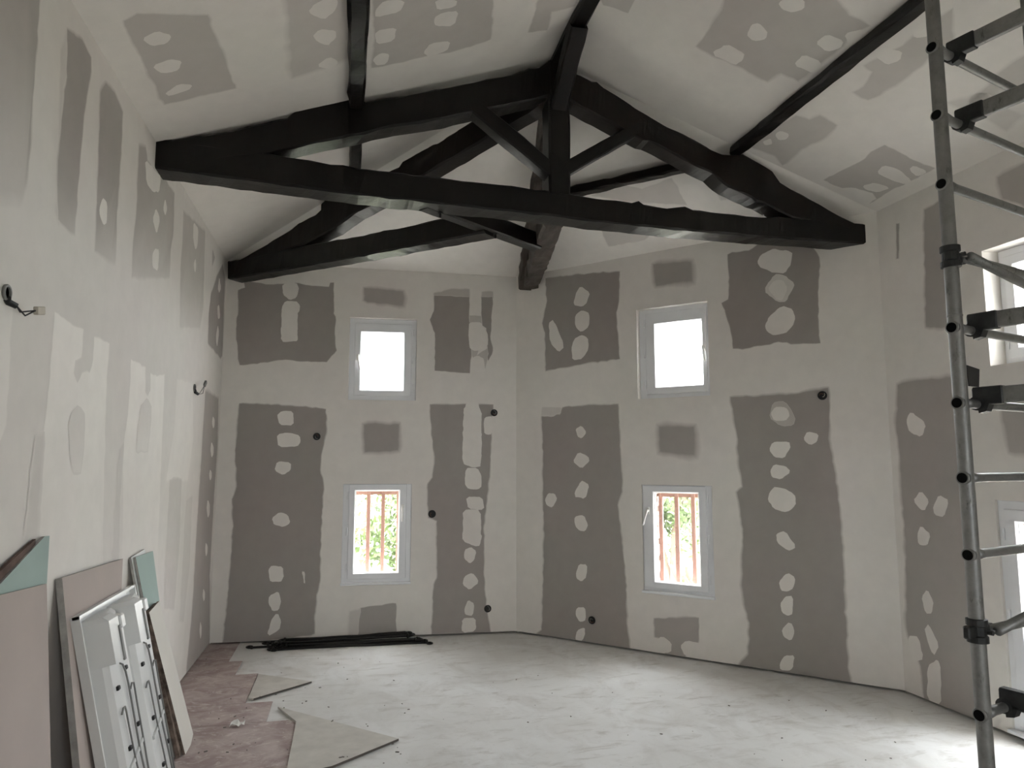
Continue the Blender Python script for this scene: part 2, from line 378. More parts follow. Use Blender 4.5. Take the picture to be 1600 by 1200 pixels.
# --- back right wall
g = (800, 0, 2)
patch(wB, T(*g, [(105,870),(160,865),(245,855),(335,850),(333,930),(325,1000),(335,1120),(250,1130),(107,1157),(105,1040),(95,1010),(110,950)]), 1., .02)
blobs(wB, g, [[(200,920),(215,895),(242,915),(235,945),(220,958),(192,952)], [(198,985),(220,970),(242,980),(240,1020),(218,1038),(198,1020)], [(195,1060),(215,1048),(235,1055),(240,1090),(220,1120),(190,1125),(187,1090)], [(115,1010),(130,1000),(165,1085),(145,1100),(120,1070)]])
g = (1000, 380, 5)
patch(wB, T(*g, [(108,170),(395,150),(400,290),(270,305),(130,332)]), .9, .06)
patch(wB, T(*g, [(688,90),(720,70),(850,60),(920,20),(1050,6),(1330,20),(1400,110),(1392,250),(1390,480),(1392,690),(1408,780),(1180,785),(1080,765),(950,800),(800,822),(728,822),(715,700),(690,600),(640,470),(690,440),(705,330)]), 1., .012)
blobs(wB, g, [[(922,150),(945,95),(1030,48),(1185,65),(1180,160),(1130,235),(1050,228),(950,195)], [(978,635),(1010,580),(1110,490),(1195,520),(1208,580),(1195,650),(1130,700),(1045,722),(1000,690)]])
blobs(wB, g, [[(965,370),(1050,245),(1130,250),(1205,320),(1180,380),(1140,450),(1080,460)]], .2)
blobs(wB, g, [[(1000,360),(1050,290),(1120,290),(1150,350),(1110,450),(1060,430)]], -.03, 4)
g = (830, 600, 2.855)
patch(wB, T(*g, [(48,140),(130,138),(140,105),(240,98),(385,93),(392,230),(403,430),(402,480),(385,540),(395,640),(410,760),(420,900),(422,1050),(437,1210),(250,1180),(25,1140),(50,1100),(55,900),(60,680),(55,500),(55,300)]), .98, .025)
patch(wB, T(*g, [(50,105),(135,105),(130,128),(100,140),(48,140)]), .3, .01, 2)
blobs(wB, g, [[(198,200),(225,188),(248,215),(225,242),(208,232)], [(185,345),(212,305),(255,325),(258,345),(225,375)], [(192,500),(220,430),(262,450),(240,512)], [(192,592),(235,588),(254,625),(240,655),(215,652),(200,635)], [(200,840),(215,805),(248,805),(245,860),(225,880),(203,865)], [(198,1030),(205,998),(240,995),(243,1050),(215,1062)], [(198,1145),(205,1100),(240,1085),(238,1120),(222,1155)], [(62,515),(75,488),(105,488),(115,515),(95,548),(70,540)]])
g = (800, 600, 2)
patch(wB, T(*g, [(462,135),(567,135),(568,220),(464,210)]), .9, .07)
patch(wB, T(*g, [(447,735),(583,732),(580,808),(545,812),(540,852),(480,848),(480,800),(447,790)]), .8, .02)
blobs(wB, g, [[(440,810),(470,788),(498,808),(495,838),(450,842)], [(527,820),(545,803),(600,812),(610,850),(540,848)]])
g = (1110, 590, 2.4)
patch(wB, T(*g, [(78,75),(180,72),(300,65),(440,40),(445,130),(440,230),(455,300),(475,440),(485,540),(495,680),(500,880),(508,900),(510,1050),(524,1165),(400,1140),(250,1118),(110,1090),(145,1040),(147,920),(130,850),(120,780),(125,600),(115,500),(100,430),(125,412),(108,310),(100,200)]), .98, .03)
blobs(wB, g, [[(222,150),(235,95),(280,88),(318,150),(310,178),(260,182)]], .55)
blobs(wB, g, [[(225,135),(240,110),(285,112),(298,140),(280,160),(240,160)]], -.03, 4)
blobs(wB, g, [[(230,243),(295,240),(298,265),(275,302),(240,298),(225,270)], [(225,350),(240,328),(280,330),(300,352),(265,382),(230,372)], [(350,230),(365,203),(405,212),(400,240),(375,250)], [(218,460),(222,430),(245,408),(318,435),(318,480),(290,505),(235,490)], [(245,585),(280,575),(320,635),(290,648),(250,615)], [(257,765),(290,733),(317,750),(310,790),(290,803),(265,795)], [(265,850),(280,822),(308,820),(308,885),(290,893),(270,880)], [(268,945),(300,918),(317,955),(300,985),(275,970)], [(262,1075),(280,1040),(316,1042),(305,1090),(295,1100),(265,1094)]])
# --- right wall
g = (1370, 570, 2.144)
patch(wC, T(*g, [(72,70),(100,58),(260,45),(290,300),(300,520),(330,830),(352,1200),(215,1160),(160,1120),(150,1010),(108,905),(102,880),(98,600),(80,320),(68,210)]), .85, .04)
blobs(wC, g, [[(100,190),(115,155),(165,200),(150,240),(110,225)], [(122,455),(148,425),(177,455),(158,490)], [(190,475),(210,437),(242,455),(225,510),(195,500)], [(137,570),(150,540),(180,570),(170,607),(140,600)], [(152,775),(170,755),(188,790),(185,832),(165,832)], [(160,890),(175,868),(208,940),(190,975)], [(104,905),(140,915),(155,980),(120,1000)], [(172,1010),(205,985),(215,1020),(215,1146),(172,1126)]])
g = (1220, 200, 4)
patch(wC, T(*g, [(900,515),(985,470),(1005,470),(1060,1240),(910,1240)]), .85, .03)
patch(wC, T(*g, [(1360,310),(1520,225),(1560,480),(1390,440)]), .7, .03)
patch(wC, [(1565,632),(1600,627),(1620,708),(1578,705)], .7, .04)
patch(wC, T(*g, [(725,600),(737,600),(733,815),(727,815)]), .9, .02)
# --- left wall
patch(wL, [(-60,-40),(64,-40),(57,60),(50,150),(46,225),(40,290),(30,320),(-60,320)], .9, .02, fade=(230, .85, 320, .25))
patch(wL, [(95,80),(106,50),(106,150),(100,300),(92,345),(88,330),(94,200)], .35, .03, 1)
patch(wL, [(106,50),(128,65),(141,90),(141,110),(136,140),(128,200),(122,280),(118,330),(116,365),(105,358),(91,342),(90,290),(95,200),(104,120)], .9, .02, 2, fade=(290, .9, 365, .5))
g = (80, 120, 3.333)
patch(wL, T(*g, [(258,85),(285,35),(330,90),(370,185),(365,330),(352,520),(340,700),(335,900),(330,970),(230,900),(240,700),(245,500),(250,300)]), .85, .03, fade=(340, .85, 420, .3))
blobs(wL, g, [[(250,690),(265,628),(290,660),(288,760),(270,768),(252,720)]])
patch(wL, T(*g, [(460,365),(490,370),(500,440),(540,500),(575,510),(640,610),(635,800),(620,900),(615,1040),(420,1040),(430,850),(445,700),(450,560)]), .75, .03, fade=(380, .75, 440, .35))
blobs(wL, g, [[(488,430),(540,490),(570,520),(560,600),(530,600),(495,550)], [(527,740),(543,685),(565,740),(548,822)], [(582,690),(592,635),(602,690),(592,722)], [(525,930),(540,895),(560,900),(555,1010),(527,990)]])
patch(wL, T(*g, [(690,705),(735,750),(800,810),(795,1000),(790,1200),(775,1300),(670,1300),(675,1000),(685,850)]), .6, .03, fade=(430, .6, 520, .3))
blobs(wL, g, [[(740,755),(765,790),(760,880),(750,900),(738,850)], [(740,975),(750,945),(754,980),(748,1020)]])
patch(wL, T(*g, [(840,900),(852,940),(838,985)]), .7, .02)
g = (200, 340, 4)
patch(wL, T(*g, [(500,780),(505,600),(520,480),(560,360),(590,300),(606,380),(598,560),(588,860),(578,875)]), .9, .03)
blobs(wL, g, [[(560,440),(570,370),(580,440),(568,470)], [(557,560),(568,540),(575,620),(562,635)], [(548,740),(560,670),(568,720),(555,815)]])
patch(wL, [(321,612),(341,624),(339,700),(333,790),(327,900),(327,1012),(291,1056),(301,950),(308,825),(316,700)], .85, .05)
for x, y, a, b in ((333,660,2,10),(331,703,2.5,12),(328.5,742,2,9),(325,795,2.5,14),(322,858,2,11),(318,930,1.8,10),(313,985,1.6,14)):
    blob(wL, [(x-a,y),(x-a*.3,y-b),(x+a,y-b*.4),(x+a*.9,y+b*.5),(x-a*.2,y+b)])
g = (0, 450, 3)
patch(wL, T(*g, [(258,118),(300,140),(340,180),(390,195),(380,325),(350,335),(345,400),(362,450),(385,400),(420,400),(437,340),(442,232),(512,262),(500,420),(492,620),(490,740),(480,1180),(480,1560),(150,1560),(175,1180),(200,760),(215,600),(235,450),(245,280)]), -.5, .012, 1, 'skim_coat_patch', fade=(560, -.22, 900, .08))
patch(wL, T(*g, [(325,640),(335,590),(360,570),(390,600),(388,740),(375,860),(345,860),(330,760)]), .02, .02, 3, 'skim_coat_patch', fade=(650, .16, 740, .05))
patch(wL, T(*g, [(615,338),(680,375),(680,490),(692,508),(705,480),(705,400),(735,418),(770,405),(765,560),(755,800),(740,1180),(740,1560),(560,1560),(575,1180),(580,730),(600,600),(610,450)]), -.45, .012, 1, 'skim_coat_patch', fade=(580, -.2, 880, .08))
patch(wL, T(*g, [(650,640),(660,560),(685,530),(707,560),(700,680),(690,760),(640,760)]), -.05, .02, 3, 'skim_coat_patch', fade=(650, .14, 710, .0))
patch(wL, T(*g, [(830,430),(900,450),(905,700),(880,900),(780,900),(820,650)]), -.0, .03, 1, 'skim_coat_patch')
patch(wL, T(*g, [(-90,60),(57,90),(45,300),(25,640),(0,710),(-90,760)]), -.05, .012, 1, 'skim_coat_patch')
patch(wL, T(*g, [(560,760),(578,730),(560,1000),(550,1500),(520,1500),(540,1000)]), .3, .02, 2, 'skim_coat_patch')
patch(wL, T(*g, [(170,700),(200,700),(175,1000),(160,1300),(110,1300),(140,1000)]), .3, .04, 2, 'skim_coat_patch')
patch(wL, T(*g, [(795,900),(850,900),(840,1200),(815,1500),(770,1500),(780,1200)]), .36, .02, 2, 'skim_coat_patch')
patch(wL, T(*g, [(872,1000),(900,980),(888,1300),(860,1560),(842,1560),(855,1300)]), .3, .02, 1, 'skim_coat_patch')
# --- ceiling, left slope
g = (0, 0, 2)
patch(cL, T(*g, [(385,65),(430,45),(645,50),(735,275),(640,295),(515,325)]), .55, .02)
blobs(cL, g, [[(445,120),(490,97),(535,110),(520,135),(475,143)], [(480,205),(530,183),(570,190),(560,215),(510,228)], [(517,290),(560,262),(600,265),(590,280),(530,298)]])
g = (420, 0, 3.333)
patch(cL, T(*g, [(95,-120),(405,-120),(405,0),(405,300),(280,350),(125,400),(115,200)]), .42, .05)
blobs(cL, g, [[(205,60),(240,20),(330,-20),(360,10),(340,60),(285,100)], [(225,190),(260,155),(350,155),(345,200),(305,240)], [(255,340),(310,298),(365,320),(330,360)]])
patch(cL, T(*g, [(540,-120),(1165,-120),(1165,0),(1155,205),(1080,230),(940,270),(820,290),(700,320),(540,350),(555,200)]), .55, .02)
blobs(cL, g, [[(555,60),(600,0),(710,0),(680,60),(560,85)], [(560,160),(665,140),(650,210),(560,230)], [(540,310),(580,275),(628,280),(610,330),(560,340)], [(865,0),(980,0),(970,30),(880,50)], [(862,90),(900,65),(985,58),(960,130),(870,135)], [(812,270),(840,225),(950,212),(925,265),(830,295)]])
patch(cL, T(*g, [(1425,-60),(1640,-60),(1590,30),(1470,60),(1445,155),(1355,165),(1385,80)]), .55, .02)
# --- ceiling, right slope
g = (1060, 0, 3.75)
patch(cC, T(*g, [(300,-100),(830,-100),(1000,90),(1110,150),(1000,200),(960,270),(850,350),(740,440),(700,470),(600,420),(520,470),(340,380),(200,320),(110,270),(200,150),(260,60)]), .55, .03)
blobs(cC, g, [[(590,15),(640,-20),(735,0),(730,50),(670,70),(610,50)], [(403,200),(430,145),(470,135),(520,180),(515,225),(440,238)], [(200,315),(280,258),(385,310),(375,350),(330,380)], [(803,250),(870,198),(970,240),(950,280),(870,300)], [(677,380),(735,318),(840,360),(800,430)], [(980,200),(1080,170),(1100,200),(1000,260)]])
patch(cC, T(*g, [(1100,385),(1160,350),(1320,270),(1470,150),(1600,60),(1600,240),(1470,330),(1400,400),(1290,480),(1180,550),(1110,580),(1025,540),(1090,510),(1140,420)]), .5, .03)
blobs(cC, g, [[(1155,330),(1200,285),(1310,300),(1290,350),(1220,380)], [(1375,190),(1420,135),(1470,130),(1470,210),(1385,215)]])
patch(cC, T(*g, [(690,680),(770,705),(830,680),(925,735),(860,800),(720,870),(610,965),(570,910),(430,860),(520,780)]), .5, .03)
blobs(cC, g, [[(570,790),(600,765),(650,785),(630,815),(590,820)], [(495,830),(540,808),(550,840),(510,850)]])
patch(cC, T(*g, [(850,1055),(1100,930),(1130,890),(1210,850),(1380,940),(1495,985),(1470,1000),(1400,1040),(1250,1110),(1120,1192),(1165,1165),(1140,1130),(1040,1100),(960,1100)]), .6, .012)
blobs(cC, g, [[(1165,1010),(1200,970),(1280,985),(1365,1055),(1330,1080),(1240,1050)], [(1085,1090),(1150,1068),(1240,1100),(1170,1125),(1100,1110)], [(1350,990),(1380,970),(1460,1005),(1400,1035)]])
patch(cC, T(760, 0, 5.454, [(970,-40),(1280,-40),(1250,20),(1205,105),(1000,40)]), .5, .01)
g = (1460, 0, 3.75)
patch(cC, T(*g, [(380,430),(525,330),(640,380),(560,560),(220,600),(300,520)]), .45, .03)
patch(cC, T(*g, [(80,600),(300,560),(500,680),(420,760),(300,690)]), .3, .04)
# --- ceiling, back right slope
g = (920, 260, 4.21)
patch(cB, T(*g, [(20,190),(250,130),(350,150),(545,80),(640,250),(350,235),(200,220)]), .35, .02)
patch(cB, T(*g, [(80,400),(300,430),(430,420),(370,480),(130,525)]), .4, .02)
patch(cB, T(*g, [(790,70),(880,110),(1060,200),(870,220)]), .3, .02)

# ------------------------------------------------------------------ windows
def window(name, wl, op, recess, sash, hinge, handle, glass, depth=.055, proud=0., lip=False):
    """op opening; sash (u0,u1,z0,z1); glass the daylight opening; hinge/handle sides 'l' or 'r' seen from inside"""
    u0, u1, z0, z1 = op; d, out, Z = wl.d, wl.out, Vector((0, 0, 1))
    root = bpy.data.objects.new(name, None); C.objects.link(root); root.location = wl.pt((u0+u1)/2, z0, recess); props(root, kind='structure')
    def ring(nm, a, b, o0, o1, mat):
        mb = MB()
        R = []
        for (q, o) in ((a, o1), (a, o0+.004), ((a[0]+.004, a[1]-.004, a[2]+.004, a[3]-.004), o0), ((b[0]-.008, b[1]+.008, b[2]-.008, b[3]+.008), o0), (b, o0+.012), (b, o1)):
            R.append([wl.pt(q[0], q[2], o), wl.pt(q[1], q[2], o), wl.pt(q[1], q[3], o), wl.pt(q[0], q[3], o)])
        mb.rings(R, closed=True); return mb.build(nm, mat, root)
    fr = (sash[0]+.03, sash[1]-.03, sash[2]+.03, sash[3]-.03)
    ring('window_frame', op, fr, recess, recess+depth, PVC)
    sa = ring('sash', sash, glass, recess-.014-proud, recess+.04, PVC)
    gm = MB(); gm.box(wl.pt((glass[0]+glass[1])/2, (glass[2]+glass[3])/2, recess+.018), d*(glass[1]-glass[0]+.02), out*.004, Z*(glass[3]-glass[2]+.02))
    gm.build('pane', GLASS, root)
    gb = MB()                                                  # glazing bead
    for a, b in (((glass[0], glass[2]), (glass[1], glass[2])), ((glass[1], glass[2]), (glass[1], glass[3])), ((glass[1], glass[3]), (glass[0], glass[3])), ((glass[0], glass[3]), (glass[0], glass[2]))):
        A_, B_ = wl.pt(a[0], a[1], recess+.008), wl.pt(b[0], b[1], recess+.008); gb.tube([A_, B_], .005, 6)
    gb.build('glazing_bead', PVC, sa)
    hu = sash[0]-.012 if hinge == 'l' else sash[1]+.012
    if abs(hu-(op[0] if hinge == 'l' else op[1])) < .01: hu += .01 if hinge == 'l' else -.01
    for f in ((.12, .5, .88) if sash[3]-sash[2] > .7 else (.14, .86)):
        z = sash[2]+(sash[3]-sash[2])*f; hb = MB(); hb.tube([wl.pt(hu, z-.035, recess-.012-proud), wl.pt(hu, z+.035, recess-.012-proud)], .008, 8); hb.build('hinge', PVC, root)
    if handle:
        side, z, tilt = handle; hx = (sash[0]+glass[0])/2 if side == 'l' else (sash[1]+glass[1])/2
        o0 = recess-.014-proud; c = wl.pt(hx, z, o0-.012); hb = MB()
        hb.bbox(wl.pt(hx, z, o0-.006), d*.026, out*.012, Z*.06, .003)
        hb.tube([wl.pt(hx, z, o0-.004), wl.pt(hx, z, o0-.04)], .009, 10)
        dr = (Z*-math.cos(tilt)+d*math.sin(tilt))
        hb.tube([wl.pt(hx, z, o0-.04)-dr*.012, wl.pt(hx, z, o0-.042)+dr*.06, wl.pt(hx, z, o0-.036)+dr*.125], [.009, .0085, .007], 10)
        hb.build('handle', ALU, root, smooth=True)
    if lip:
        lb = MB(); lb.bbox(wl.pt((u0+u1)/2, z0+.012, -.008), d*(u1-u0+.01), out*.05, Z*.02, .003); lb.build('window_sill', PVC, root)
    portal(wl.pt((glass[0]+glass[1])/2, (glass[2]+glass[3])/2, TH+.02), -out, d, glass[1]-glass[0]+.2, glass[3]-glass[2]+.2)
    return root
gA = lambda a, b, z0, z1: (wA.u(wA.at(a, 600)), wA.u(wA.at(b, 600)), z0, z1)
window('window_1', wA, OA_UP, .05, (1.185, 1.725, 2.235, 2.935), 'r', ('l', 2.60, .2), (1.247, 1.646, 2.292, 2.846))
window('window_2', wA, OA_LO, .012, (1.170, 1.700, .535, 1.400), 'l', ('r', 1.18, .0), (1.229, 1.628, .592, 1.338), lip=True)
window('window_3', wB, OB_UP, .06, (1.335, 1.880, 2.195, 2.92), 'l', ('r', 2.57, .12), (1.425, 1.838, 2.262, 2.815))
window('window_4', wB, OB_LO, .012, (1.300, 1.850, .548, 1.405), 'r', ('l', 1.19, -.3), (1.396, 1.782, .602, 1.346), lip=True)
sC = lambda op, m: (op[0]+m, op[1]-m, op[2]+m, op[3]-m)
window('window_5', wC, OC_UP, .12, sC(OC_UP, .045), 'l', None, sC(OC_UP, .11))
window('window_6', wC, OC_LO, .015, sC(OC_LO, .05), 'l', None, sC(OC_LO, .125), lip=True)
window('added_rear_window', wR, OR_ADDED, .10, sC(OR_ADDED, .045), 'l', ('r', 1.5, 0.), sC(OR_ADDED, .11))  # unseen window added behind the camera as extra light

# barred wooden grilles outside the two lower windows
def grille(wl, op, us, label):
    r = empty('window_grille', wl.pt((op[0]+op[1])/2, op[2], .22), label, 'grille', 'wooden bars outside the low windows')
    for u in us:
        mb = MB(); mb.bbox(wl.pt(u, (op[2]+op[3])/2, .22), wl.d*.036, wl.out*.03, Vector((0, 0, op[3]-op[2])), .004); mb.build('bar', BARWOOD, r)
    for z in (op[3]-.085, op[2]+.02):
        mb = MB(); mb.bbox(wl.pt((op[0]+op[1])/2, z, .24), wl.d*(op[1]-op[0]), wl.out*.03, Vector((0, 0, .05)), .004); mb.build('rail', BARWOOD, r)
def ug(wl, px, py): 
    q = hit(px, py, wl.pt(0, 0, .22), wl.n); return wl.u(q)
grille(wA, OA_LO, [ug(wA, x, 830) for x in (575, 598, 622)], 'red-brown wooden bars behind the low window beside the left wall')
grille(wB, OB_LO, [ug(wB, x, 845) for x in (1034, 1059, 1085)], 'red-brown wooden bars behind the low window nearer the scaffold')

# brick jambs outside the glass (bricks are pieces of the walls)
PALEBRICK = simple('overexposed_brick', (.50, .42, .38), .9, .1, var=.2, vscale=9, bumpk=.5)  # red brick paled in its colour to imitate overexposure
def jamb(wl, u, z0, z1, o0, flip, bmat):
    mb = MB(); s = 1 if flip else -1
    mb.box(wl.pt(u-s*.008, (z0+z1)/2, o0+.12), wl.d*.014, wl.out*.24, Vector((0, 0, z1-z0))); mb.build('mortar_bed', MORTAR, wl.o)
    z = z0+.01; k = 0; random.seed(5)
    while z < z1-.06:
        hgt = .058+random.uniform(-.006, .006); b = MB()
        ln = .2 if k % 2 else .11
        o = o0+.13+(0 if k % 2 else random.choice((-.05, .05)))
        b.bbox(wl.pt(u-s*(.012+random.uniform(0, .008)), z+hgt/2, o), wl.d*.03, wl.out*ln, Vector((0, 0, hgt)), .008)
        b.build('brick', bmat, wl.o); z += hgt+.014+random.uniform(0, .006); k += 1
jamb(wC, OC_LO[0]+.03, .05, 1.37, .08, False, BRICK)
jamb(wB, OB_LO[0]+.035, .5, 1.4, .08, False, PALEBRICK)

# ------------------------------------------------------------------ timbers
def interp(L, x):
    if x <= L[0][0]: i = 0
    else:
        i = 0
        while i < len(L)-2 and x > L[i+1][0]: i += 1
    (x0, y0), (x1, y1) = L[i], L[i+1]; return y0+(y1-y0)*(x-x0)/(x1-x0)
def ringbeam(name, st, depth, mat, parent, rough=.004, ch=.012):
    """st: list of (top point, bottom point) of the near face; depth: vector to the far face"""
    mb = MB(); R = []; dn = depth.normalized(); sd = random.random()*50
    for i, (t, b) in enumerate(st):
        v = (b-t).normalized(); ring = []
        for k, p in enumerate((t+v*ch, t+dn*ch, t+depth-dn*ch, t+depth+v*ch, b+depth-v*ch, b+depth-dn*ch, b+dn*ch, b-v*ch)):
            nz = Vector((noise.noise(p*9+Vector((sd, k*3, 0))), noise.noise(p*9+Vector((0, sd, k*3))), noise.noise(p*9+Vector((k*3, 0, sd)))))
            ring.append(p+nz*rough*2)
        R.append(ring)
    mb.rings(R); return mb.build(name, mat, parent)
def pbeam(name, top, bot, pl, depth, mat, parent, x0=None, x1=None, n=None, rough=.004):
    a = x0 if x0 is not None else max(top[0][0], bot[0][0]); b = x1 if x1 is not None else min(top[-1][0], bot[-1][0])
    xs = sorted(set([a+(b-a)*i/(n or 30) for i in range((n or 30)+1)]+[q[0] for q in top+bot if a < q[0] < b]))
    return ringbeam(name, [(pl.at(x, interp(top, x)), pl.at(x, interp(bot, x))) for x in xs], depth, mat, parent, rough)
def beam3(name, A, B, wd, ht, mat, parent=None, n=14, rough=.004, taper=1., origin=None):
    A, B = Vector(A), Vector(B); t = (B-A).normalized(); s = t.cross(Vector((0, 0, 1)))
    s = Vector((1, 0, 0)) if s.length < 1e-3 else s.normalized(); u = s.cross(t); st = []
    for i in range(n+1):
        f = i/n; c = A.lerp(B, f); k = 1+(taper-1)*f
        st.append((c-s*wd/2*k+u*ht/2*k, c-s*wd/2*k-u*ht/2*k))
    return ringbeam(name, st, s*wd, mat, parent, rough)

tp0, tp1 = Vector((XL, 4.32, 0)), Vector((3.77, 4.40, 0)); td = (tp1-tp0).normalized()
TP = Plane(tp0, (td.y, -td.x, 0)); back = -TP.n
truss = empty('roof_truss', (1.35, 4.45, 3.25), 'large dark stained timber truss spanning the room with a long bottom beam', 'truss')
pbeam('tie_beam', [(238,205),(262,217),(300,222),(430,240),(500,252),(560,262),(608,267),(695,278),(800,290),(836,295.6),(885,300.5),(926,308),(988,315.8),(999,313),(1007,318.6),(1043,324),(1072,322.5),(1084,328),(1120,331.4),(1168,337),(1200,339),(1218,337),(1238,340),(1300,345),(1352,349)],
      [(238,261.5),(500,296.6),(554,304),(640,312.5),(800,330),(865,337),(933,346),(1080,360.5),(1192,370),(1356,381)], TP, back*.19, DARK, truss, 239, 1354, 60)
pbeam('rafter', [(250,221),(359,203.4),(424,189),(449,183.6),(457,174),(475,162.3),(544,149.6),(556,152),(571.5,158),(652,145),(680,138.5),(714,132),(760,123),(800,115.7),(821,108),(827,104.5),(842,104.5),(856,95)],
      [(250,262),(330,250),(418,241),(461,231),(492,223),(557,210.5),(608,199),(695,184.5),(732,176),(800,163),(856,150)], TP, back*.16, DARK, truss, 252, 862, 50)
pbeam('rafter', [(880,105),(898,113.7),(925,125.6),(934,126.5),(943,135),(987,163),(1018,183),(1043,197),(1087,218),(1110,232),(1130,240.5),(1162,241),(1188,255),(1206,266),(1219,283.5),(1250,302),(1280,318),(1316,338),(1342,350),(1352,354)],
      [(880,151),(891,156.8),(973,201.5),(1005,218.5),(1014,219.6),(1036,230.6),(1071,249.8),(1091,260),(1114,271),(1130,285),(1140,292),(1174,308),(1182,314),(1192,316),(1220,330),(1238,340),(1300,352),(1352,362)], TP, back*.16, DARKB, truss, 880, 1350, 50)
kp0, kp1 = TP.at(858, 250), TP.at(891.5, 250)
ringbeam('king_post', [(Vector((kp0.x, kp0.y-.004, z)), Vector((kp1.x, kp1.y-.004, z))) for z in [3.405, 3.43, 3.5, 3.6, 3.7, 3.8, 3.9, 4.0, 4.1, 4.2, 4.3, 4.35]], back*.17, DARK, truss, .003)
pbeam('strut', [(735,143),(795,192.5),(827,220),(868,255)], [(735,172),(743,179),(795,222),(830,250),(868,282)], TP, back*.12, DARK, truss, 736, 866, 14, .002)
pbeam('strut', [(880,253),(891,247),(974,201),(1000,187)], [(880,278),(891,271),(995,211),(1000,208)], TP, back*.1, DARK, truss, 881, 999, 12, .002)
beam3('brace', (1.345, 4.47, 3.98), (1.345, 3.93, 4.345), .115, .10, DARKB, truss, 8, .003)

# half truss running to the corner of the left and back walls
hp0 = Vector((XL, 6.86, 0)); hp1 = Vector((K.x, K.y, 0)); hd = (hp1-hp0).normalized(); hn = Vector((-hd.y, hd.x, 0)); hn = hn if hn.dot(-hp0) > 0 else -hn
HP = Plane(hp0+hn*.08, hn); hb = -hn
half = empty('half_truss', (-.2, 5.8, 3.28), 'dark half truss running from the left back corner to the king post', 'truss')
pbeam('tie_beam', [(352,404),(357,407.5),(375,405),(444,390),(476,382.5),(530,373.8),(567,367.6),(600,359),(629,354.6),(681,343),(800,318)], [(352,437.5),(357,436.5),(548,403),(600,393),(740,366.6),(800,355)], HP, hb*.16, DARK, half, 356, 757, 40)
pbeam('rafter', [(352,416),(375,405),(424,376),(455,357),(466,348),(492,335),(501,326),(501.5,317),(517,305),(560,291),(610,266),(623,260),(630,251),(677,225),(684,223),(697,214),(742,186),(800,150),(860,112)], [(352,437),(441,391),(475,381),(517,359),(552,334.5),(591,314),(661,274),(764,212),(795,192.5),(852,158.6),(860,153)], HP, hb*.15, DARKB, half, 358, 858, 60)

# hip timbers to the corner between the two back walls
hip = empty('hip_rafter', (1.5, 5.6, 3.27), 'rough weathered hip timber dropping to the corner of the two back walls', 'beam')
beam3('tie_beam', (1.36, 4.52, 3.36), (1.70, 6.60, 3.365), .15, .18, GREYW, hip, 26, .012, .75)
beam3('rafter', (1.655, 6.56, 3.36), (1.35, 4.50, 4.25), .13, .16, GREYW, hip, 26, .008)
# diagonal dragon piece with two bolts
gus = empty('dragon_beam', (.95, 4.85, 3.26), 'short dark diagonal timber bolted under the main tie beam', 'beam')
beam3('timber', (.44, 4.47, 3.322), (1.40, 5.165, 3.322), .10, .13, DARK, gus, 10, .002)
for q in ((688, 331), (774, 364)):
    p = onz(*q, 3.262); mb = MB(); mb.tube([p+Vector((0, 0, -.04)), p+Vector((0, 0, .05))], .007, 8); mb.lathe(p+Vector((0, 0, -.012)), (0, 0, 1), [(.016, 0), (.016, .012)], 6); mb.build('bolt', BLACK, gus)

rb = beam3('ridge_beam', (1.343, YR+.05, 4.36), (1.343, 4.46, 4.36), .105, .055, DARK, None, 40, .004); props(rb, 'dark ridge beam at the peak of the ceiling running toward the camera', 'beam')
def purlin(A, B, wd, ht, label, n=40, rough=.006, mat=DARK):
    o = beam3('purlin', A, B, wd, ht, mat, None, n, rough); props(o, label, 'purlin', 'roof purlins'); return o
purlin((-.008, 4.42, 3.862), (-.008, YR+.05, 3.862), .10, .06, 'dark purlin on the left ceiling slope, in front of the large truss', 60, .008)
purlin((2.712, 4.42, 3.872), (2.712, YR+.05, 3.872), .098, .062, 'long dark purlin on the right ceiling slope above the scaffold', 60, .006)
purlin((-.005, 4.48, 3.862), (-.005, 5.62, 3.862), .085, .06, 'short dark purlin seen between the large truss and the half truss', 14, .003)
cBl = Plane(cB.p+cB.n*.05, cB.n); p1, p2 = cBl.at(1084, 257), cBl.at(893, 301); p2 = p1+(p2-p1)*1.17
purlin(p1, p2, .09, .075, 'dark purlin behind the right rafter, running to the king post', 20, .006, DARKB)

# ------------------------------------------------------------------ floor boards, scraps and dust
rows = [(6.90, 6.235, -.90), (6.235, 5.845, -.793), (5.845, 5.16, -.625), (5.16, 4.775, -.452), (4.775, 4.08, -.271), (4.08, 3.69, -.10), (3.69, 3.0, .07), (3.0, 2.3, .24)]
for k, (y1, y0, x1) in enumerate(rows):
    xs = [XL-.05, x1-.62, x1] if x1-.62 > XL+.1 else [XL-.05, x1]
    for i in range(len(xs)-1):
        mb = MB(); mb.bbox(((xs[i]+xs[i+1])/2, (y0+y1)/2, .001), Vector((xs[i+1]-xs[i]-.004, 0, 0)), Vector((0, y1-y0-.004, 0)), Vector((0, 0, .008)), .002)
        mb.build('floor_board', PINK, floor)
def scrap(px, th, label):
    P = [onz(*q, .004+th) for q in px]; mb = MB(); n = len(P); c = sum(P, Vector())/n
    top = [(p, p+Vector((0, 0, -th))) for p in P]
    o = mk('plasterboard_scrap', [a for a, _ in top]+[b for _, b in top], [list(range(n))]+[list(range(2*n-1, n-1, -1))]+[[i, (i+1) % n, n+(i+1) % n, n+i] for i in range(n)], [SCRAP, SCRAPE], origin=(c.x, c.y, .004))
    for f in o.data.polygons:
        if abs(f.normal.z) < .5 and f.normal.x > -.6 and f.normal.y < .3: f.material_index = 1
    return props(o, label, 'board scrap', 'board offcuts lying on the floor')
scrap([(404,1053),(487,1064.5),(396,1091.5),(388,1090)], .012, 'small triangular board scrap on the floor near the left back corner')
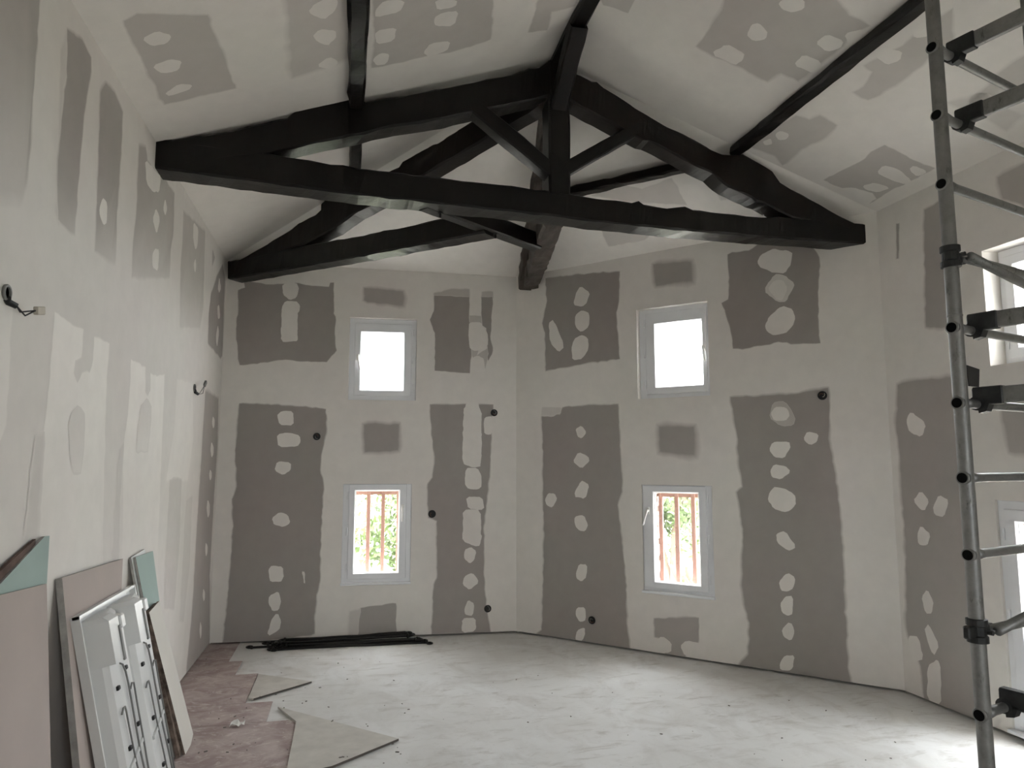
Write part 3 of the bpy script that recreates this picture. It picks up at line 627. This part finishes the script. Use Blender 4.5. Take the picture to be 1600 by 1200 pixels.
scrap([(434,1104),(623,1154),(518,1197),(446,1212),(463,1127)], .013, 'larger triangular board scrap on the floor nearest the camera')
# crumbs
mb = MB(); random.seed(3)
for i in range(90):
    if i < 55: px, py = random.uniform(300, 640), random.uniform(1025, 1195)
    else: px, py = random.uniform(600, 1500), random.uniform(1020, 1195)
    p = onz(px, py, .008 if px > 640 else .02); 
    if p.x > XC-.05 or (p-AB).dot(wB.out) > -.05: continue
    s = random.uniform(.003, .009); z = 0.004 if px > 640 else .005
    if px < 640 and (-.6 < p.x < .4): z = .017
    a = random.uniform(0, 6.3); X = Vector((math.cos(a), math.sin(a), 0)); Y = Vector((-X.y, X.x, 0))
    mb.bbox((p.x, p.y, z+s*.2), X*s*random.uniform(1, 2.6), Y*s, Vector((0, 0, s*.6)), s*.2)
cr = mb.build('plaster_crumbs', simple('dark_crumbs', (.18, .165, .15), .9, .1, var=.5)); props(cr, 'small dark crumbs of plaster scattered over the dusty floor', 'debris', kind='stuff')
# crumpled paper
p = onz(371, 1130, .02); mb = MB(); random.seed(9)
G = [[p+Vector(((i-3)*.014+random.uniform(-.004, .004), (j-1.5)*.022+random.uniform(-.006, .006), random.uniform(-.010, .016))) for j in range(4)] for i in range(7)]
mb.add([q for r in G for q in r], [(i*4+j, i*4+j+1, i*4+j+5, i*4+j+4) for i in range(6) for j in range(3)])
o = mb.build('paper_scrap', PAPER, origin='base'); props(o, 'small crumpled white paper scrap on the pink floor boards', 'paper')

# ------------------------------------------------------------------ wrought-iron rods along the back wall
def rod(a, b, z0, z1, r, scroll, label):
    A, B = Vector((a[0], a[1], z0)), Vector((b[0], b[1], z1)); t = (B-A).normalized(); s = Vector((-t.y, t.x, 0)).normalized()
    root = empty('iron_rod', (A.x, A.y, 0), label, 'rod', 'wrought-iron rods bundled on the floor')
    mb = MB(); mb.tube([A.lerp(B, i/10)+Vector((0, 0, .002*math.sin(i*1.7))) for i in range(11)], r, 8); mb.build('shaft', IRON, root, smooth=True)
    for e, d, sg in ((A, -t, scroll[0]), (B, t, scroll[1])):
        if not sg: continue
        path = []
        for i in range(22):
            ph = i/21*math.pi*1.75; R = .034*(1-.5*i/21)
            path.append(e+d*(R*math.sin(ph)+.0)+s*sg*(.034-R*math.cos(ph)))
        mb = MB(); mb.tube(path, [r*.9-(r*.45)*i/21 for i in range(22)], 8); mb.lathe(e-d*.03, d, [(r, 0), (r*1.8, .008), (r*1.8, .016), (r, .024)], 10); mb.build('scroll_end', IRON, root, smooth=True)
R_ = [((-.79, 6.62), (.62, 6.60), .010, .012, .008, (1, 0), 'longest iron rod at the wall side, left curl sticking out alone'),
      ((-.60, 6.56), (.70, 6.49), .011, .011, .009, (-1, 1), 'front iron rod of the bundle with curls at both ends'),
      ((-.58, 6.60), (.66, 6.53), .028, .026, .009, (1, -1), 'iron rod lying on top of the front pair in the bundle'),
      ((-.62, 6.66), (.60, 6.63), .040, .038, .008, (0, 1), 'upper iron rod of the bundle pressed near the back wall'),
      ((-.55, 6.58), (.58, 6.56), .046, .052, .009, (1, 1), 'topmost iron rod of the bundle with a standing right curl'),
      ((-.57, 6.525), (.74, 6.455), .009, .009, .007, (-1, -1), 'thin iron rod at the room side whose right curl reaches farthest'),
      ((-.66, 6.64), (.55, 6.66), .030, .062, .008, (1, 0), 'iron rod tilted up against the back wall at its right end')]
R_ += [((-.52, 6.63), (.57, 6.60), .058, .060, .009, (-1, 1), 'iron rod resting across the middle of the bundle, wall side'),
      ((-.60, 6.50), (.52, 6.52), .010, .028, .009, (1, 0), 'iron rod with its left curl at the room side of the bundle'),
      ((-.50, 6.54), (.64, 6.50), .032, .030, .008, (-1, 1), 'iron rod lying over the two rods at the room side')]
for q in R_: rod(*q[:4], q[4]*1.25, *q[5:])

# ------------------------------------------------------------------ electrical boxes
def ebox(wl, px, label, wires=2, r=.034, col=GREYPLASTIC):
    c = wl.at(*px); n = wl.n; root = empty('socket_box', c-Vector((0, 0, r)), label, 'electrical box', 'round electrical boxes in the walls')
    t = Vector((0, 0, 1)); s = n.cross(t)
    mb = MB(); mb.lathe(c, n, [(r*.82, .001), (r, .001), (r, .005), (r*.93, .007), (r*.82, .006), (r*.80, .0035)], 24); mb.build('rim', BLACK, root, smooth=False)
    mb = MB(); mb.lathe(c, n, [(r*.81, .0012), (r*.81, .003)], 24); mb.build('cavity_shade', HOLE_SHADE, root)  # flat black disc painting the shade of the hollow box
    for k in range(wires):
        a = random.uniform(0, 6.28); mb = MB()
        P = [c+n*.003+(s*math.cos(a+q*1.1)+t*math.sin(a+q*1.1))*(r*.65*(1-q*.25))+n*(.012*math.sin(q*1.5)) for q in (0, .5, 1., 1.5, 2.)]
        mb.tube(P, .0028, 6); mb.build('wire', col if k else COPPER, root, smooth=True)
random.seed(21)
ebox(wA, (495, 682), 'round black socket box in the tall bare strip left of the windows')
ebox(wA, (772, 645), 'round black socket box high up near the corner of the two back walls', 3)
ebox(wA, (675, 803), 'round brownish socket box right beside the low window on the back wall', 2, .036, COPPER)
ebox(wA, (762, 951), 'round black socket box low down near the corner of the two back walls', 3)
ebox(wB, (1285, 618), 'round socket box with a pale ring at the top of the right bare strip', 2, .034, BEIGE)
ebox(wB, (925, 969), 'round socket box just above the floor on the right back wall', 3)
# wall-lamp outlets on the left wall
def outlet(px, label, big):
    c = wL.at(*px); n = wL.n; Y = Vector((0, 1, 0)); Z = Vector((0, 0, 1)); root = empty('lamp_outlet', c-Z*.045, label, 'cable outlet', 'lamp cable outlets on the left wall')
    mb = MB(); mb.lathe(c, n, [(.020, .001), (.028, .001), (.029, .008), (.026, .011), (.021, .010), (.019, .004)], 22); mb.build('rim', GREYPLASTIC, root)
    mb = MB(); mb.lathe(c, n, [(.025, .001), (.025, .004)], 22); mb.build('cavity_shade', HOLE_SHADE, root)  # flat black disc painted as the outlet's shaded hollow
    if big: dirs = [(-.03, .012, .0), (-.040, .03, .02), (-.055, .055, .035)]; tail = (-.036, .115, .05); ax = Vector((.15, 1, .22))
    else: dirs = [(-.03, .02, .0), (-.045, .04, .02), (-.02, .09, .04)]; tail = (.03, .12, .05); ax = Vector((.1, .7, .75))
    P = [c+Z*z+Y*y+n*(o+.006) for z, y, o in [(-.02, 0, 0)]+dirs[:2]]
    mb = MB(); mb.tube(P, [.014, .012, .010], 8); mb.build('cable_sheath', BLACK, root, smooth=True)
    e = c+Z*tail[0]+Y*tail[1]+n*tail[2]; ax.normalize()
    for k in (-1, 1):
        m = c+Z*(dirs[2][0]-.012*(k > 0))+Y*dirs[2][1]+n*(dirs[2][2]+.008*k)
        mb = MB(); p0 = P[-1]; 
        path = [p0.lerp(m, i/5)+(e-p0)*0 for i in range(5)]+[m.lerp(e, i/5) for i in range(6)]
        mb.tube(path, .0028, 6); mb.build('wire', BLACK if big else WIREG, root, smooth=True)
    mb = MB(); mb.bbox(e+ax*.024, ax*.05, ax.cross(n).normalized()*.03, n*.016, .003); mb.build('connector', BEIGE if big else GREYPLASTIC, root)
outlet((8, 457), 'black lamp cable outlet with beige connector nearest the camera on the left wall', True)
outlet((303, 606), 'small lamp cable outlet with hanging grey connector near the left back corner', False)

# ------------------------------------------------------------------ boards leaning on the left wall
def lean(xb, xt, zt):
    n = Vector((zt, 0, xb-xt)).normalized(); return Plane((xb, 0, 0), n)
def onlean(pl, y, z):
    x = pl.p.x-(z*pl.n.z)/pl.n.x; return Vector((x, y, z))
def board(name, pl, pts, th, mat, edge, label, cat='board'):
    """pts: ('px',x,y) pixel on the leaning plane or ('yz',y,z)"""
    P = [pl.at(q[1], q[2]) if q[0] == 'px' else onlean(pl, q[1], q[2]) for q in pts]
    n = len(P); bk = -pl.n*th; c = sum(P, Vector())/n
    fc = [list(range(n)), list(range(2*n-1, n-1, -1))]+[[i, (i+1) % n, n+(i+1) % n, n+i] for i in range(n)]
    o = mk(name, P+[p+bk for p in P], fc, [mat, edge], origin=(c.x, c.y, min(p.z for p in P)))
    for f in o.data.polygons:
        if f.index >= 2: f.material_index = 1
    return props(o, label, cat, 'boards leaning on the left wall')
pB = lean(-.985, -1.095, 1.15); eb = pB.at(80, 1200); ea = pB.at(73, 912); fz = ea.lerp(eb, ea.z/(ea.z-eb.z))
board('plasterboard_sheet', pB, [('px', 73, 912), ('px', 79.5, 1195), ('yz', fz.y, .014), ('yz', 1.6, .014), ('yz', 1.6, 1.22), ('px', 0, 930)], .013, PLBOARD, GYPS, 'large pinkish plasterboard sheet at the far left, nearest the camera')
pG = lean(-1.005, -1.125, 1.31)
board('green_plasterboard_offcut', pG, [('px', 77.5, 837), ('px', 73, 915), ('px', 66, 970), ('yz', 2.9, .014), ('yz', 2.2, .014), ('yz', 2.2, 1.02), ('px', 0, 913), ('px', 70, 838)], .013, GREEN, GYPS, 'pale green triangular board top behind the large pinkish sheet')
pX = lean(-1.035, -1.128, 1.25)
board('particle_board_offcut', pX, [('px', 56, 842), ('px', 50, 900), ('yz', 3.0, .012), ('yz', 2.2, .012), ('yz', 2.2, 1.0), ('px', 0, 893)], .012, PLYW, PLYW, 'dark brown board edge showing behind the green triangular board')
pP = lean(-.905, -1.122, 1.12)
a1, a2 = pP.at(97, 903), pP.at(125, 1200); far = a1.lerp(a2, a1.z/(a1.z-a2.z))
board('plasterboard_offcut', pP, [('px', 97, 903), ('yz', far.y, .014), ('yz', 4.12, .014), ('px', 190, 921), ('px', 192, 873)], .026, PLBOARD, GYPS, 'pinkish board leaning behind the white metal luminaire')
pG2 = lean(-.872, -1.128, 1.12); g1 = pG2.at(212, 870.5); g2 = pG2.at(239, 861)
board('green_plasterboard_strip', pG2, [('px', 212, 870.5), ('yz', 4.30, .014), ('yz', 4.62, .014), ('px', 249, 938), ('px', 239, 861)], .0125, GREEN, GYPS, 'pale green board strip leaning right of the white luminaire')
pG3 = lean(-.895, -1.143, 1.12)
board('green_plasterboard_strip', pG3, [('px', 205, 871), ('yz', 4.27, .014), ('yz', 4.55, .014), ('px', 245, 938), ('px', 226, 858)], .0125, WHITE, GYPS, 'thin pale board strip sandwiched behind the green strip')
pD = lean(-.846, -1.024, .78)
board('composite_board', pD, [('px', 231, 957), ('yz', 4.30, .014), ('yz', 4.5, .014), ('px', 262, 1000), ('px', 247, 941)], .022, BROWNEDGE, BROWNEDGE, 'rough brown-edged board wedged behind the cream offcut')
pK = lean(-.831, -1.009, .78)
board('cream_board_offcut', pK, [('px', 233, 957), ('px', 290.5, 1183), ('px', 294, 1181), ('px', 302, 1147), ('px', 256, 968), ('px', 249, 939)], .0125, CREAM, BROWNEDGE, 'cream board offcut with a cut lower corner, frontmost at the right')

# white sheet-metal twin luminaire (seen from its wired side)
pU = lean(-.872, -1.082, .955)
sup = Vector((-pU.n.z, 0, pU.n.x)).normalized(); yax = Vector((0, 1, 0)); nn_ = pU.n
tl = pU.at(112, 966); tr_ = pU.at(203, 921); W_ = tr_.y-tl.y; hgt = tl.z/sup.z-.01
base0 = tl-sup*hgt
lum = empty('twin_luminaire', (base0.x, (tl.y+tr_.y)/2, 0), 'white sheet-metal twin luminaire with wires and black clips leaning on boards', 'luminaire')
lp = lambda a, h, d=0.: base0+yax*(a*W_)+sup*h+nn_*d
mb = MB(); mb.prism([lp(0, 0), lp(1, 0), lp(1, hgt), lp(0, hgt)], nn_*-.008)
mb.build('back_plate', WHITE, lum)
for a in (.0, .985):
    mb = MB(); mb.prism([lp(a, 0), lp(a+.015, 0), lp(a+.015, hgt), lp(a, hgt)], nn_*.028); mb.build('side_rim', WHITE, lum)
mb = MB(); mb.prism([lp(0, hgt-.012), lp(1, hgt-.012), lp(1, hgt), lp(0, hgt)], nn_*.026); mb.build('top_rim', WHITE, lum)
for a0 in (.045, .515):
    w_ = .44; ch = MB(); top = hgt-.035
    prof = [(0, .0), (.02, .06), (.045, .082), (.36, .082), (.385, .06), (.43, .008), (.43, 0)]
    ch.rings([[lp(a0+x, h, d) for x, d in prof] for h in (.0, top-.03)]); ch.build('reflector_channel', WHITE, lum)
    # lampholder housing at the top end
    hz = MB(); hh = .20
    pr = [(0.0, 0), (.03, .112), (.17, .116), (.176, .088), (.42, .05), (.425, 0)]
    hz.rings([[lp(a0+x*.98, top-hh, d) for x, d in pr], [lp(a0+x*.98, top-.02, d) for x, d in pr], [lp(a0+x*.9+.01, top, d*.8) for x, d in pr]]); ho = hz.build('end_housing', WHITE, lum)
    b = MB(); b.bbox(lp(a0+.215, top-.05, .098), yax*.055, sup*.06, nn_*.05, .006); b.build('lampholder', WHITE, ho)
    b = MB(); b.bbox(lp(a0+.158, top-.135, .117), yax*.022, sup*.15, nn_*.008, .002); b.build('recess_shade', GREYPLASTIC, ho)  # grey strip standing in for the shaded side of a recess
    for k in range(5):
        b = MB(); b.box(lp(a0+.09+k*.012, top-.006, .03), yax*.006, sup*.004, nn_*.02); b.build('vent_slit', BLACK, ho)
    # wires, clips and cross bar on the channel face
    dd = .084; cx = a0+.235
    def wire(pts, r=.0042):
        m_ = MB(); m_.tube([lp(a0+x, top-h, dd+.004+o) for x, h, o in pts], r, 6); m_.build('wire', WIREG, lum, smooth=True)
    wire([(.20, .225, -.005), (.215, .235, .002), (.235, .27, .004), (.245, .33, .004), (.25, .42, .003), (.25, .55, .003), (.255, .62, .002), (.28, .78, .003), (.295, hgt-.04, .003)])
    wire([(.085, .42, -.002), (.095, .395, .006), (.115, .395, .008), (.13, .42, .006), (.14, .47, .004), (.155, .60, .003), (.18, .75, .003), (.20, hgt-.04, .003)])
    wire([(.285, .36, -.002), (.295, .335, .006), (.315, .34, .008), (.325, .37, .006), (.33, .42, .004), (.335, .55, .003), (.345, .70, .0), (.36, hgt-.04, -.004)])
    for x, h in ((.10, .31), (.27, .26), (.125, .57), (.315, .52), (.325, .74), (.16, .80)):
        m_ = MB(); m_.bbox(lp(a0+x, top-h, dd), yax*.026, sup*.018, nn_*.018, .003); m_.build('clip', BLACK, lum)
    m_ = MB(); m_.prism([lp(a0+.06, top-.655, dd-.004), lp(a0+.345, top-.60, dd-.004), lp(a0+.345, top-.585, dd-.004), lp(a0+.06, top-.64, dd-.004)], nn_*.012); m_.build('cross_bar', WHITE, lum)

# ------------------------------------------------------------------ scaffold tower
U0 = Vector((2.08, 2.02, 0)); e1 = Vector((.957, .29, 0)).normalized(); e2 = Vector((.29, -.957, 0)).normalized(); Zv = Vector((0, 0, 1))
def zup(px, py):
    d = ray(px, py); h = math.hypot(d.x, d.y); return HC+d.z/h*math.hypot(U0.x, U0.y)
tow = empty('scaffold_tower', (U0.x, U0.y, 0), 'grey galvanised scaffold tower with ladder rungs at the right edge', 'scaffold')
RUNG = [zup(*q) for q in ((1456.7,78),(1465,183),(1473,290),(1490,513),(1499.5,630),(1509,746.7),(1518.7,866.7),(1538,1116))]
sp = (RUNG[3]-RUNG[5])/2; RUNG += [RUNG[-1]-sp, RUNG[-1]-2*sp]; WF, LF = .75, 1.9; TOPZ = 3.62
for k, (a, b) in enumerate(((0, 0), (WF, 0), (0, LF), (WF, LF))):
    p = U0+e1*a+e2*b; mb = MB()
    mb.tube([p+Zv*z for z in (.07, .5, 1.0, 1.6, 2.0, 2.6, TOPZ)], .0242, 18); up_o = mb.build('upright', TUBE, tow, smooth=True)
    mb = MB(); mb.lathe(p, (0, 0, 1), [(.045, .0), (.045, .012), (.02, .016), (.02, .09)], 16); mb.build('foot', CLAW, up_o)
    zj = zup(1488, 494)
    mb = MB(); mb.lathe(p+Zv*(zj-.004), (0, 0, 1), [(.0246, 0), (.0258, .002), (.0258, .006), (.0246, .008)], 18); mb.build('joint_ring', TUBE, up_o)
for b in (0, LF):
    for z in RUNG:
        p = U0+e2*b+Zv*z; mb = MB(); mb.tube([p+e1*.02, p+e1*(.06), p+e1*(WF-.06), p+e1*(WF-.02)], [.0205, .0165, .0165, .0205], 14); rg = mb.build('rung', TUBE, tow, smooth=True)
        mb = MB(); mb.lathe(p-e1*.0262, e1, [(.018, 0), (.0215, 0), (.0235, .003), (.0235, .014), (.018, .014)], 18); mb.build('rung_end', TUBE, rg, smooth=True)
        mb = MB(); mb.lathe(p-e1*.0272, e1, [(.0175, 0), (.0175, .002)], 18); mb.build('rung_hole_shade', HOLE_SHADE, rg)  # black disc over the tube end, painting the shade inside it
def hookbar(z, off, hole=False, flap=False, hb=.058, zz=.03):
    p = U0+e1*off+Zv*(z+zz); q = p+e2*LF; mb = MB()
    mb.bbox((p+q)/2+e2*.0, (q-p)*.93, e1*.026, Zv*hb, .004); br = mb.build('guard_bar', TUBE, tow)
    for c, s in ((p, 1), (q, -1)):
        m_ = MB(); m_.bbox(c+e2*s*.035, e2*.10, e1*.036, Zv*(hb+.006), .004)
        m_.tube([c-e1*.02-Zv*.026, c+e1*.02-Zv*.026], .026, 14); m_.prism([c-e1*.018-Zv*.02-e2*s*.0, c-e1*.018-Zv*.062+e2*s*.005, c-e1*.018-Zv*.056+e2*s*.03, c-e1*.018-Zv*.02+e2*s*.045], e1*.036)
        m_.build('claw', CLAW, br)
    if hole:
        m_ = MB(); m_.bbox(p+e2*.23-e1*.0135, e2*.05, e1*.003, Zv*.03, .001); m_.build('bar_slot_shade', HOLE_SHADE, br)  # black plate on the bar, painted as a shaded opening
    if flap:
        m_ = MB(); c = p-e2*.01-e1*.03+Zv*.055; m_.prism([c-Zv*.02-e1*.015, c+e1*.05-Zv*.02, c+e1*.062+Zv*.045, c-e1*.02+Zv*.055], e2*.004); m_.build('clip_plate', BLACK, br)
hookbar(RUNG[0], .115); hookbar(RUNG[1], .14); hookbar(RUNG[3], .12, True); hookbar(RUNG[4], .12, flap=True); hookbar(RUNG[7], .15)
def coupler(px, py, dz, wing):
    z = zup(px, py); p = U0+Zv*z; mb = MB()
    mb.lathe(p-Zv*.04, (0, 0, 1), [(.026, 0), (.033, .002), (.033, .022), (.028, .026), (.028, .055), (.033, .058), (.033, .078), (.026, .08)], 18)
    mb.bbox(p+e1*.05-e2*.01, e1*.06, e2*.05, Zv*.036, .004); mb.tube([p-e2*-.034, p-e2*-.05], .008, 8)
    if wing: mb.bbox(p-e1*.045-e2*.0, e1*.05, e2*.022, Zv*.042, .004)
    co = mb.build('coupler', CLAW, tow)
    m_ = MB(); m_.tube([p+e1*.05+e2*.015, p+e1*(WF-.02)+e2*.015], .0165, 12); m_.build('cross_brace', TUBE, tow, smooth=True)
    m_ = MB(); m_.tube([p+e1*.05+e2*.04, p+e1*WF+e2*.04+Zv*dz], .0165, 12); m_.build('diagonal_brace', TUBE, tow, smooth=True)
coupler(1482, 402, -.10, False); coupler(1527, 985, .10, True)

# ------------------------------------------------------------------ outside
gm = MB(); gm.box((1.5, 20, -.6), Vector((90, 0, 0)), Vector((0, 90, 0)), Vector((0, 0, .2))); gr = gm.build('ground', GRASS); props(gr, kind='structure')
def bush(c, rx, rz, n, mat, label, seed):
    random.seed(seed); root = empty('bush', (c[0], c[1], -.5), label, 'bush', 'bushes outside the windows')
    mb = MB(); cl = [(Vector((random.gauss(0, .42)*rx, random.gauss(0, .42)*rx, rz*(.9+.55*random.uniform(-1, 1)))), random.uniform(.25, .5)*rx) for _ in range(14)]
    for i in range(n):
        q, r = random.choice(cl); v = Vector((random.gauss(0, 1), random.gauss(0, 1), random.gauss(0, 1))).normalized()*r*random.uniform(.5, 1)
        p = Vector((c[0], c[1], -.5))+q+v; p.z = max(p.z, -.45)
        a = Vector((random.gauss(0, 1), random.gauss(0, 1), random.gauss(0, 1))).normalized(); b = a.orthogonal().normalized(); s = random.uniform(.04, .09)
        mb.add([p-a*s, p+b*s*.45, p+a*s, p-b*s*.45], [(0, 1, 2, 3)])
    mb.build('foliage', mat, root)
    for k in range(3):
        t = MB(); e = Vector((c[0]+random.uniform(-.4, .4)*rx, c[1]+random.uniform(-.4, .4)*rx, rz*.9)); t.tube([Vector((c[0], c[1], -.5)), Vector((c[0], c[1], 0)).lerp(e, .5), e], [.06, .045, .02], 7); t.build('stem', BARK, root)
def far(px, dist): d = ray(px, 760); d.z = 0; d.normalize(); return (d.x*dist, d.y*dist)
bush(far(628, 11.5), 1.0, 1.25, 2600, LEAFA, 'green bush seen through the right side of the low left window', 1)
bush(far(552, 15.5), .9, .8, 900, LEAFB, 'olive bush seen through the left side of the low left window', 2)
bush(far(592, 20), 1.6, .9, 900, LEAFB, 'low far bush between the bars of the left window', 3)
bush(far(1046, 12), 1.1, 1.5, 2600, LEAFA, 'green bush seen through the low window nearer the scaffold', 4)
bush(far(1084, 15), 1.0, 1.5, 1100, LEAFB, 'olive bush beside it in the window nearer the scaffold', 5)
bush(far(1078, 8.6), .55, .45, 1200, LEAFA, 'small low shrub at the foot of the window nearer the scaffold', 6)
